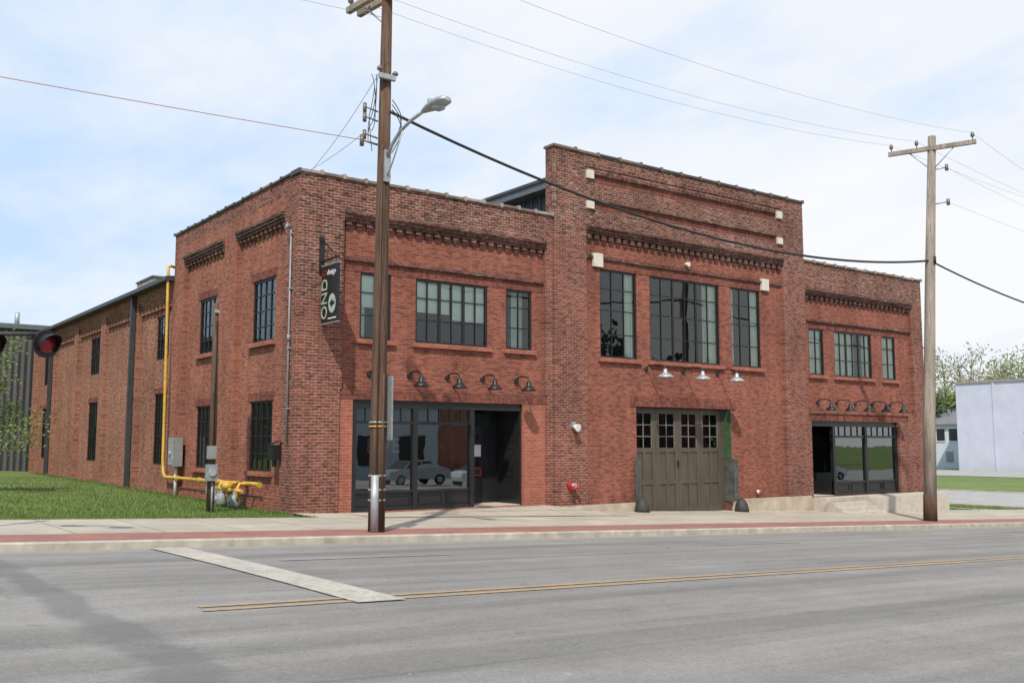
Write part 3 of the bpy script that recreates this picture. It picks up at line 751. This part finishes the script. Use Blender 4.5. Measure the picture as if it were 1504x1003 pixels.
mb.box(-1.68,-1.42,1.28,1.42,.75,1.15,'galvd'); mb.box(-1.66,-1.44,1.3,1.41,1.28,1.6,'galvd'); mb.tube([(-1.5,1.39,.75),(-1.5,1.39,.0)],.03,'galvd',8); mb.tube([(-1.5,1.39,1.6),(-1.5,1.42,4.7)],.014,'wire',6)
mb.tube([(-1.55,1.35,.95),(-1.55,1.24,.95)],.09,'galv',12)
mb.box(-1.55,-1.45,1.4,1.6,4.9,4.98,'galv')
mb.build('service_post')

# ------------------------------------------------------------------ utility poles
P=empty('utility_pole')
mb=MB(); bx,by=-.70,-5.45
mb.tube([(bx,by,-.2),(bx+.01,by,2),(bx+.04,by,6),(bx+.09,by,11.9)],[.165,.155,.135,.10],'wood',16)
ad=Vector((.1,-1,0)).normalized()
def arm(mb,c,L_,dirv,k,r=.055):
    c=Vector(c); a=c+dirv*L_; b=c-dirv*L_; n=Vector((-dirv.y,dirv.x,0))*r; u=Vector((0,0,r*1.15))
    v=[a+n+u,a-n+u,a-n-u,a+n-u,b+n+u,b-n+u,b-n-u,b+n-u]; i=len(mb.v); mb.v+=[tuple(q) for q in v]
    for f in ((0,1,2,3),(7,6,5,4),(0,4,5,1),(1,5,6,2),(2,6,7,3),(3,7,4,0)): mb.f.append(tuple(i+j for j in f)); mb.m.append(mb.mi(k)); mb.sm.append(False)
def insul(mb,x,y,z,h=.2): mb.tube([(x,y,z),(x,y,z+h*.3),(x,y,z+h*.45),(x,y,z+h*.7),(x,y,z+h)],[.015,.015,.06,.065,.035],'ins',10)
cz=10.85
for dx in (-.13,.13):
    arm(mb,(bx+.08+dx,by,cz),1.25,ad,'woodg')
mb.tube([(bx+.08,by,cz-.7),(bx+.08-ad.x*.8,by-ad.y*.8,cz-.05)],.02,'galv',6)
LP=[Vector((bx+.08,by,cz))+ad*s for s in (-1.15,-.6,1.15)]
for q in LP: insul(mb,q.x-.13,q.y,q.z+.06,.22)
mb.box(bx-.17,bx+.2,by-.2,by-.12,8.95,9.05,'galv'); insul(mb,bx-.15,by-.16,9.05,.15); insul(mb,bx+.2,by-.16,9.02,.13)
for z in (8.3,8.1,7.75): mb.tube([(bx-.1,by,z),(bx-.42,by-.05,z+.03)],.02,'galv',6); mb.tube([(bx-.42,by-.05,z-.08),(bx-.42,by-.05,z+.1)],.04,'ins',8)
mb.tube([(bx-.1,by,7.62),(bx-.5,by-.1,7.62)],.025,'galv',6); mb.tube([(bx-.5,by-.1,7.5),(bx-.5,by-.1,7.72)],.045,'ins',8)
for k_ in range(4):
    z0=9.0-.1*k_; pts=[(bx-.32+.10*math.sin(t*3+k_),by-.12-.04*k_,z0-1.25*t+.12*math.sin(t*7+k_)) for t in [i/10 for i in range(11)]]
    mb.tube(pts,.008,'wire',5)
for k_ in range(3):
    pts=[(bx+.14+.10*math.sin(t*3.14),by-.16-.2*math.sin(t*3.14),8.35-.9*t+.1*k_) for t in [i/8 for i in range(9)]]
    mb.tube(pts,.010,'wire',5)
mb.tube([(bx-.12,by-.14,-.05),(bx-.12,by-.14,1.05)],.075,'galv',12)
mb.tube([(bx-.1,by-.15,1.05),(bx-.06,by-.14,7.6)],.018,'wood',8)
mb.tube([(bx+.02,by-.17,.0),(bx+.03,by-.16,3.0)],.02,'wood',8)
for z in (.55,.75,1.02,2.05): mb.tube([(bx+.0,by,z),(bx+.0,by,z+.03)],.172,'galv',16)
mb.tube([(bx,by,1.97),(bx,by,2.0)],.172,'yellow',16)
mb.box(bx+.17,bx+.20,by-.24,by+.22,1.72,2.98,'galvd'); mb.box(bx+.12,bx+.17,by-.03,by+.03,1.9,1.95,'galv'); mb.box(bx+.12,bx+.17,by-.03,by+.03,2.75,2.8,'galv')
mb.build('pole_and_fittings',P)
SL=empty('street_lamp')
mb=MB()
pts=[(bx+.05,by-.14,7.35),(bx+.07,by-.3,7.58),(bx+.08,by-.6,7.78),(bx+.1,by-1.0,7.9),(bx+.1,by-1.5,7.96)]
mb.tube(pts,[.04,.038,.036,.034,.034],'galv',10)
mb.tube([(bx+.05,by-.12,6.9),(bx+.07,by-.35,7.25),(bx+.08,by-.7,7.76)],.016,'galv',8)
mb.box(bx-.02,bx+.12,by-.17,by-.12,6.85,7.5,'galv')
mb.build('bracket_arm',SL)
mb=MB()
hx=bx+.1
prof=[(0,.05,.05),(.12,.09,.07),(.3,.14,.10),(.5,.17,.11),(.68,.15,.09),(.78,.07,.04)]
rings=[]
for (s,w,h) in prof:
    y=by-1.42-s*1.12; zc=7.95
    rings.append([(hx+w*math.cos(t),y,zc+(h if math.sin(t)>0 else h*.75)*math.sin(t)) for t in [i*2*math.pi/16 for i in range(16)]])
b0=len(mb.v)
for r in rings: mb.v+=r
for i in range(len(rings)-1):
    for j in range(16):
        a=b0+i*16+j; b=b0+i*16+(j+1)%16; mb.f.append((a,b,b+16,a+16)); mb.m.append(mb.mi('galv')); mb.sm.append(True)
mb.f.append(tuple(b0+j for j in range(16))); mb.m.append(0); mb.sm.append(False)
mb.f.append(tuple(b0+5*16+j for j in range(16))); mb.m.append(0); mb.sm.append(False)
mb.tube([(hx,by-1.98,7.89),(hx,by-1.98,7.85),(hx,by-1.98,7.81)],[.13,.12,.05],'silver',14)
mb.tube([(hx,by-1.65,8.04),(hx,by-1.65,8.13)],.04,'galvd',10)
mb.build('luminaire',SL)

P2=empty('utility_pole'); mb=MB(); qx,qy=19.35,-5.1
top=Vector((qx+.55,qy-.32,11.75))
mb.tube([(qx,qy,-1.0),(qx+.1,qy-.06,2.5),(qx+.3,qy-.18,7),tuple(top)],[.20,.185,.16,.125],'woodg',16)
mb.tube([(qx-.0,qy,-.85),(qx+.02,qy-.01,.05),(qx+.02,qy-.01,.08)],[.215,.203,.18],'wood',16)
ad2=Vector((.35,-.94,0)).normalized()
ac=top+Vector((-.1,-.02,-.42)); arm(mb,ac,1.35,ad2,'woodg',.06)
RP=[ac+ad2*s for s in (-1.25,-.45,1.25)]
for q in RP: insul(mb,q.x,q.y,q.z+.07,.26)
mb.tube([tuple(ac+ad2*.75),tuple(ac+Vector((0,0,-.75)))],.018,'galv',6); mb.tube([tuple(ac-ad2*.75),tuple(ac+Vector((0,0,-.75)))],.018,'galv',6)
for z in (10.6,9.45):
    c=Vector((qx+.45,qy-.27,z)); mb.tube([tuple(c),tuple(c+ad2*.45+Vector((0,0,.03)))],.025,'galv',6); e=c+ad2*.5
    mb.tube([(e.x,e.y,z-.08),(e.x,e.y,z+.12)],.055,'ins',10)
mb.tube([(qx+.31,qy-.36,7.45),(qx+.31,qy-.36,7.7)],.05,'wire',8)
mb.build('pole_and_crossarm',P2)

def wire(mb,a,b,sag,r,k,n=26):
    a=Vector(a);b=Vector(b); pts=[]
    for i in range(n+1):
        t=i/n; p=a.lerp(b,t); p.z-=4*sag*t*(1-t); pts.append(tuple(p))
    mb.tube(pts,r,k,6)
mb=MB()
wire(mb,(bx+.1,by-.15,8.30),(qx+.31,qy-.2,7.58),.98,.034,'wire'); wire(mb,(qx+.31,qy-.2,7.58),(43,-5.3,7.0),.9,.032,'wire')
mb.build('telephone_cable')
mb=MB()
r=.0045
for i in range(3):
    a=LP[i]+Vector((-.13,0,.26)); b=RP[i]+Vector((0,0,.3)); wire(mb,a,b,.45,r,'wiret')
    c=Vector((45+ad2.x,-5.3-(1-i)*1.1,10.6)); wire(mb,b,c,.5,r,'wiret')
    d=Vector((-28,-5.6-(i-1)*1.1,11.6)); wire(mb,a,d,.9,r,'wiret')
wire(mb,(qx+.6,qy-.7,10.65),(45,-5.6,9.4),.4,r,'wiret'); wire(mb,(qx+.6,qy-.7,9.5),(45,-5.6,8.9),.3,r,'wiret')
wire(mb,(bx-.1,by-.1,10.25),(-30,-5.6,9.5),.35,r,'wiret')
wire(mb,(bx-.15,by-.1,9.05),(.3,.1,8.5),.12,.006,'wiret'); wire(mb,(bx-.42,by-.05,7.8),(.2,1.4,8.5),.1,.006,'wiret')
mb.build('power_lines')
mb=MB(); wire(mb,(bx-.5,by-.1,7.62),(-34,-5.8,7.7),.35,.007,'wirer'); mb.build('overhead_cable')

# ------------------------------------------------------------------ railroad crossing signal
C=empty('railroad_crossing_signal'); mb=MB()
fw=Vector((.596,.803,0)); rg=Vector((.803,-.596,0)); cam=Vector((-10.04,-22.43,1.65))
def at(D,t,z): p=cam+fw*D+rg*(t*D); p.z=z; return p
D_=15.6
post=at(D_,-.60,0)
mb.tube([(post.x,post.y,walkz(post.x)-.1),(post.x,post.y,4.4)],.07,'galv',12)
mb.tube([tuple(at(D_,-.60,3.40)),tuple(at(D_,-.485,3.40))],.035,'iron',8)
for t in (-.535,-.478):
    c=at(D_,t,3.24); toC=Vector((.30,-.95,-.12)).normalized(); x=toC.cross(Vector((0,0,1))).normalized(); up=x.cross(toC)
    mb.tube([tuple(c+toC*-.20),tuple(c+toC*-.12),tuple(c+toC*0)],[.07,.14,.17],'black',20)
    mb.tube([tuple(c+toC*.0),tuple(c+toC*.012)],[.225,.225],'black',24)
    mb.tube([tuple(c+toC*.012),tuple(c+toC*.03),tuple(c+toC*.045)],[.15,.14,.05],'lens',20)
    mb.tube([tuple(c-toC*.1),tuple(c-toC*.1+Vector((0,0,.18)))],.03,'iron',8)
    n=20; ang=[math.radians(-45+270*i/n) for i in range(n+1)]
    def q(a,s,ln): return tuple(c+x*math.cos(a)*s+up*math.sin(a)*s+toC*ln)
    for i in range(n):
        a0,a1=ang[i],ang[i+1]; l0=.08+.20*max(0,.35+math.sin(a0))/1.35; l1=.08+.20*max(0,.35+math.sin(a1))/1.35
        mb.poly([q(a0,.165,.01),q(a1,.165,.01),q(a1,.165,l1),q(a0,.165,l0)],'black',True)
mb.build('signal_heads',C)

# ------------------------------------------------------------------ entrance ramp and steps
mb=MB()
def slabz(x): return walkz(x)+.04
for a,b in zip(rng(1.3,7.9,.6)[:-1],rng(1.3,7.9,.6)[1:]):
    za=max(slabz(a)+.012,-.11); zb=max(slabz(b)+.012,-.11); ea=1.7
    mb.poly([(a,-ea,slabz(a)+.004),(b,-ea,slabz(b)+.004),(b,.11,zb),(a,.11,za)],'walk')
mb.poly([(7.9,-1.7,slabz(7.9)),(9.6,-1.7,slabz(9.6)),(7.9,.05,-.11)],'walk'); mb.poly([(9.6,-1.7,slabz(9.6)),(9.6,-.08,slabz(9.6)),(7.9,.05,-.11)],'walk')
mb.box(1.61,7.03,.10,.25,-.5,-.085,'step')
mb.build('entrance_ramp')
mb=MB()
mb.box(22.4,27.3,-1.25,-.003,-1.5,-.30,'step'); mb.box(20.2,22.397,-.65,-.003,-1.5,-.30,'step')
for i in range(3): mb.box(20.2,22.397,-.65-.32*(i+1),-.653-.32*i,-1.5,-.30-.155*(i+1),'step')
mb.box(20.36,25.99,.0,.3,-.6,-.295,'step')
mb.build('entrance_steps')

# ------------------------------------------------------------------ background buildings
def corr(name,col):
    m,nt,b,o=newmat(name); p=pos(nt); s=N(nt,'ShaderNodeSeparateXYZ'); L(nt,p,s.inputs[0])
    u=mth(nt,'ADD',s.outputs[0],s.outputs[1]); w=mth(nt,'SINE',mth(nt,'MULTIPLY',u,21))
    c=mix(nt,1.0,col,ramp(nt,mth(nt,'MULTIPLY_ADD',w,.5,.5),[(0,.7),(1,1.15)]),'MULTIPLY')
    c=mix(nt,1.0,c,ramp(nt,noise(nt,p,.5,4,.6),[(.3,.85),(.7,1.1)]),'MULTIPLY')
    L(nt,c,b.inputs['Base Color']); b.inputs['Roughness'].default_value=.55; bump(nt,w,b,.6,.05); return m
M['corr']=corr('corrugated_grey',(.085,.082,.084)); M['pale']=simple('pale_painted_block',(.52,.53,.60),.8,0,.6,.12)
M['palew']=simple('white_siding',(.57,.59,.62),.7,0,1,.12,(1,1,12)); M['shing']=simple('grey_shingle',(.17,.17,.18),.9,0,3,.25)
W=empty('corrugated_warehouse'); mb=MB()
mb.box(-40,.9,33.2,52,-1,7.55,'corr'); mb.box(-40.2,1.1,33.0,52.2,7.55,7.8,'fascia')
mb.box(-6,-1.5,36,40,7.8,8.6,'palew'); mb.box(-6.1,-1.4,35.9,40.1,8.6,8.7,'shing')
mb.box(-3.2,-2.0,34,35,7.8,8.35,'galvd'); mb.tube([(-.5,34,7.8),(-.5,34,8.5)],.12,'galv',10)
mb.build('walls_and_roof',W)
W=empty('pale_block_building'); mb=MB()
mb.box(100,135,-30,38.6,zs-1,8.6,'pale'); mb.box(99.85,135.2,-30.2,38.75,8.6,8.85,'copel')
mb.box(99.93,100,29.3,30.9,zs+.3,3.0,'white'); mb.box(99.9,99.93,29.2,31,3.0,3.1,'pale')
for y in (0,12,24,34): mb.box(99.9,99.999,y,y+.25,zs,8.58,'pale')
mb.box(99.94,100,14,16,2,4,'black')
mb.build('walls',W)
W=empty('white_house'); mb=MB()
mb.box(106,118,41,54,zs-.5,4.1,'palew')
mb.poly([(105.5,40.6,4.05),(105.5,54.4,4.05),(112,54.4,6.6),(112,40.6,6.6)],'shing'); mb.poly([(118.5,40.6,4.05),(118.5,54.4,4.05),(112,54.4,6.6),(112,40.6,6.6)],'shing')
mb.poly([(106,41,4.1),(118,41,4.1),(112,41,6.5)],'palew')
for y in (42,43.6,45.2,47): mb.box(105.93,106,y,y+1.0,2.0,3.5,'black'); mb.box(105.9,105.93,y-.1,y+1.1,3.5,3.62,'white'); mb.box(105.9,105.93,y-.1,y+1.1,1.9,2.0,'white')
for y in (42.6,45.6): mb.box(105.93,106,y,y+.9,-.6,.7,'galvd')
mb.build('house_body',W)
W=empty('brick_shop'); mb=MB(); mb.box(42,66,-60,-46,-1.6,6.6,'pier'); mb.box(41.9,66.1,-60.1,-45.9,6.6,6.8,'copel')
for i in range(6): mb.box(43.5+i*3.4,45.3+i*3.4,-46,-45.95,3.2,5.2,'black'); mb.box(43.3+i*3.4,45.9+i*3.4,-46,-45.95,-1,2,'black')
mb.build('shop_body',W)
W=empty('unseen_pale_shop'); mb=MB(); mb.box(14,34,-60,-47,-1.6,4.6,'palew'); mb.box(13.8,34.2,-60.2,-46.8,4.6,4.9,'fascia')  # out of view behind the camera; added to lighten reflections in the shop glass
for i in range(5): mb.box(15.5+i*3.7,17.9+i*3.7,-47,-46.95,.0,2.3,'black')
mb.build('shop_body',W)
M['cw']=simple('car_paint_white',(.7,.7,.7),.25,0,2,.05); M['cs']=simple('car_paint_silver',(.4,.42,.45),.25,.5,2,.05); M['cb']=simple('car_paint_blue',(.05,.08,.2),.25,0,2,.05); M['tyre']=simple('tyre_rubber',(.02,.02,.02),.9,0,5,.2)
def car(x,y,k,ang):
    e=empty('parked_car'); mb=MB(); z0=walkz(x)+.04
    pr=[(-2.2,.35),(-2.25,.6),(-2.15,.85),(-1.3,.98),(-.6,1.42),(.7,1.45),(1.45,1.02),(2.1,.95),(2.2,.6),(2.15,.35)]
    def T(px,py,pz): c,s=math.cos(ang),math.sin(ang); return (x+px*c-py*s,y+px*s+py*c,z0+pz)
    def w(i): return .72 if 4<=i<=5 else .88
    n=len(pr)
    for i in range(n):
        j=(i+1)%n; kk='black' if i in (3,5) else k
        mb.poly([T(pr[i][0],-w(i),pr[i][1]),T(pr[j][0],-w(j),pr[j][1]),T(pr[j][0],w(j),pr[j][1]),T(pr[i][0],w(i),pr[i][1])],kk)
    for s in (-1,1):
        mb.poly([T(pr[i][0],s*.88,pr[i][1]) for i in (0,1,2,3,6,7,8,9)],k)
        mb.poly([T(-1.3,s*.88,.98),T(-.6,s*.72,1.42),T(.7,s*.72,1.45),T(1.45,s*.88,1.02)],k)
        mb.poly([T(-1.1,s*.875,1.0),T(-.55,s*.745,1.37),T(.0,s*.745,1.38),T(.0,s*.875,1.0)],'black'); mb.poly([T(.08,s*.875,1.0),T(.08,s*.745,1.38),T(.65,s*.745,1.39),T(1.2,s*.875,1.02)],'black')
        for px in (-1.4,1.35): mb.tube([T(px,s*.7,.32),T(px,s*.91,.32)],.33,'tyre',16); mb.tube([T(px,s*.91,.32),T(px,s*.92,.32)],.2,'galv',12)
    mb.build('car_body',e)
for i,(x,k) in enumerate(((20,'cs'),(25.5,'cw'),(31,'cb'),(37,'cw'),(46,'cs'),(60,'cw'))): car(x,-27.5-(i%2)*.6,k,.06*(i%3-1))

# ------------------------------------------------------------------ trees
def tree(mb,base,H,sp,nleaf,ls,bark='bark',leaf='leaf',seed=1,clump=.9,limbs=11,low=.3):
    r=random.Random(seed); base=Vector(base); tips=[]
    tp=[base+Vector((r.uniform(-.02,.02)*H*t,r.uniform(-.02,.02)*H*t,H*.85*t)) for t in (0,.2,.45,.7,1)]
    R0=H*.022; ts=[0,.2,.45,.7,1]
    mb.tube([tuple(p) for p in tp],[R0,R0*.8,R0*.6,R0*.38,R0*.1],bark,7,False)
    for i in range(limbs):
        t=low+(1-low)*i/limbs; j=max(q for q in range(4) if ts[q]<=t)
        s=tp[j].lerp(tp[j+1],(t-ts[j])/(ts[j+1]-ts[j]))
        a=r.uniform(0,6.28); up=r.uniform(.35,1.0); ln=sp*(1-.55*t)*r.uniform(.7,1.15)
        d=Vector((math.cos(a),math.sin(a),up)).normalized()
        m_=s+d*ln*.5+Vector((0,0,r.uniform(0,.08)*H)); e=m_+Vector((d.x,d.y,d.z*.7)).normalized()*ln*.5
        rr=R0*.32*(1-.6*t); mb.tube([tuple(s),tuple(m_),tuple(e)],[rr,rr*.6,rr*.15],bark,5,False); tips+= [m_,e,e]
        for q in range(4):
            o=s.lerp(e,r.uniform(.35,.9)); d2=Vector((r.uniform(-1,1),r.uniform(-1,1),r.uniform(.0,1))).normalized(); f=o+d2*ln*r.uniform(.25,.5)
            mb.tube([tuple(o),tuple(o.lerp(f,.5)+Vector((0,0,.02*H))),tuple(f)],[rr*.35,rr*.22,rr*.06],bark,4,False); tips+=[f,f]
    tips.append(tp[-1])
    w=[r.uniform(.2,1)**1.5 for _ in tips]
    cs=r.choices(tips,w,k=nleaf)
    for c in cs:
        g=clump*sp*.22
        p=c+Vector((r.gauss(0,g),r.gauss(0,g),r.gauss(0,g*.75)))
        s=ls*r.uniform(.6,1.3); a=Vector((r.uniform(-1,1),r.uniform(-1,1),r.uniform(-1,1))).normalized(); b=a.orthogonal().normalized()
        mb.poly([tuple(p-a*s),tuple(p+b*s*.6),tuple(p+a*s),tuple(p-b*s*.6)],leaf)
mb=MB(); tree(mb,(-5.25,11.2,.2),4.7,1.9,3400,.06,leaf='leaf',seed=5,low=.25,clump=.7,limbs=14); mb.build('sapling_tree')
mb=MB()
rr=random.Random(3)
for i in range(17):
    D=rr.uniform(135,185); t=.395+.0125*i+rr.uniform(-.004,.004); p=at(D,t,zs)
    tree(mb,p,rr.uniform(13,18.5)*D/150,rr.uniform(5.5,7.0),rr.choice([350,550,900]),.30,leaf=rr.choice(['leafy','leafy','leaf']),seed=40+i,clump=.8,limbs=16,low=.2)
for i in range(5):
    p=at(128,.412+i*.014,zs); tree(mb,p,rr.uniform(7.5,10),5.5,1300,.4,leaf='leafd' if i<2 else 'leaf',seed=80+i,low=.1)
mb.build('distant_tree_line')
mb=MB()
for i in range(12):
    tree(mb,(-20+i*11.5+rr.uniform(-3,3),-68+rr.uniform(-5,5),-1.3),rr.choice([8,10,13,17]),6.5,600,.55,leaf='leafk',seed=120+i,low=.15)
mb.build('street_trees')

# ------------------------------------------------------------------ light, sky, camera
sd=Vector((-.44,-.47,.77)).normalized()
sun=bpy.data.lights.new('sun','SUN'); sun.energy=4.3; sun.angle=math.radians(1.0); sun.color=(1,.93,.83)
so=bpy.data.objects.new('sun',sun); COL.objects.link(so); so.rotation_euler=sd.to_track_quat('Z','Y').to_euler(); so.location=(-20,-30,40)
w=bpy.data.worlds.new('World'); scene.world=w; w.use_nodes=True; nt=w.node_tree; nt.nodes.clear()
out=N(nt,'ShaderNodeOutputWorld'); bg=N(nt,'ShaderNodeBackground'); bg.inputs[1].default_value=.1
sk=N(nt,'ShaderNodeTexSky',sky_type='NISHITA'); sk.sun_disc=False; sk.sun_elevation=math.asin(sd.z); sk.sun_rotation=math.atan2(sd.x,sd.y)
sk.air_density=1; sk.dust_density=1.5
tc=N(nt,'ShaderNodeTexCoord'); g=tc.outputs['Generated']; s=N(nt,'ShaderNodeSeparateXYZ'); L(nt,g,s.inputs[0])
zz=mth(nt,'ADD',mth(nt,'MAXIMUM',s.outputs[2],0),.18)
cx=mth(nt,'DIVIDE',s.outputs[0],zz); cy_=mth(nt,'DIVIDE',s.outputs[1],zz)
cv=N(nt,'ShaderNodeCombineXYZ'); L(nt,cx,cv.inputs[0]); L(nt,cy_,cv.inputs[1])
n1=noise(nt,cv.outputs[0],1.15,7,.58,(1,.6,1)); n2=noise(nt,cv.outputs[0],.45,3,.5)
v=mth(nt,'ADD',mth(nt,'MULTIPLY',n1,.75),mth(nt,'MULTIPLY',n2,.6))
v=mth(nt,'ADD',v,mth(nt,'MULTIPLY',s.outputs[0],.30))
v=mth(nt,'SUBTRACT',v,mth(nt,'MULTIPLY',s.outputs[2],.10))
f=ramp(nt,v,[(.66,0.0),(.80,.75),(.94,1.0)])
clear=mix(nt,.85,sk.outputs[0],(6.4,8.4,11.0))
c=mix(nt,f,clear,(9.6,9.7,9.9))
L(nt,c,bg.inputs[0]); L(nt,bg.outputs[0],out.inputs[0])
cd=bpy.data.cameras.new('camera'); co=bpy.data.objects.new('camera',cd); COL.objects.link(co)
co.location=(-10.04,-22.43,1.65); co.rotation_euler=(math.radians(95.96),0,math.radians(-36.6))
cd.sensor_width=36; cd.lens=34.4; cd.clip_end=3000; cd.clip_start=.05
scene.camera=co
scene.view_settings.view_transform='Standard'; scene.view_settings.look='None'; scene.view_settings.exposure=0
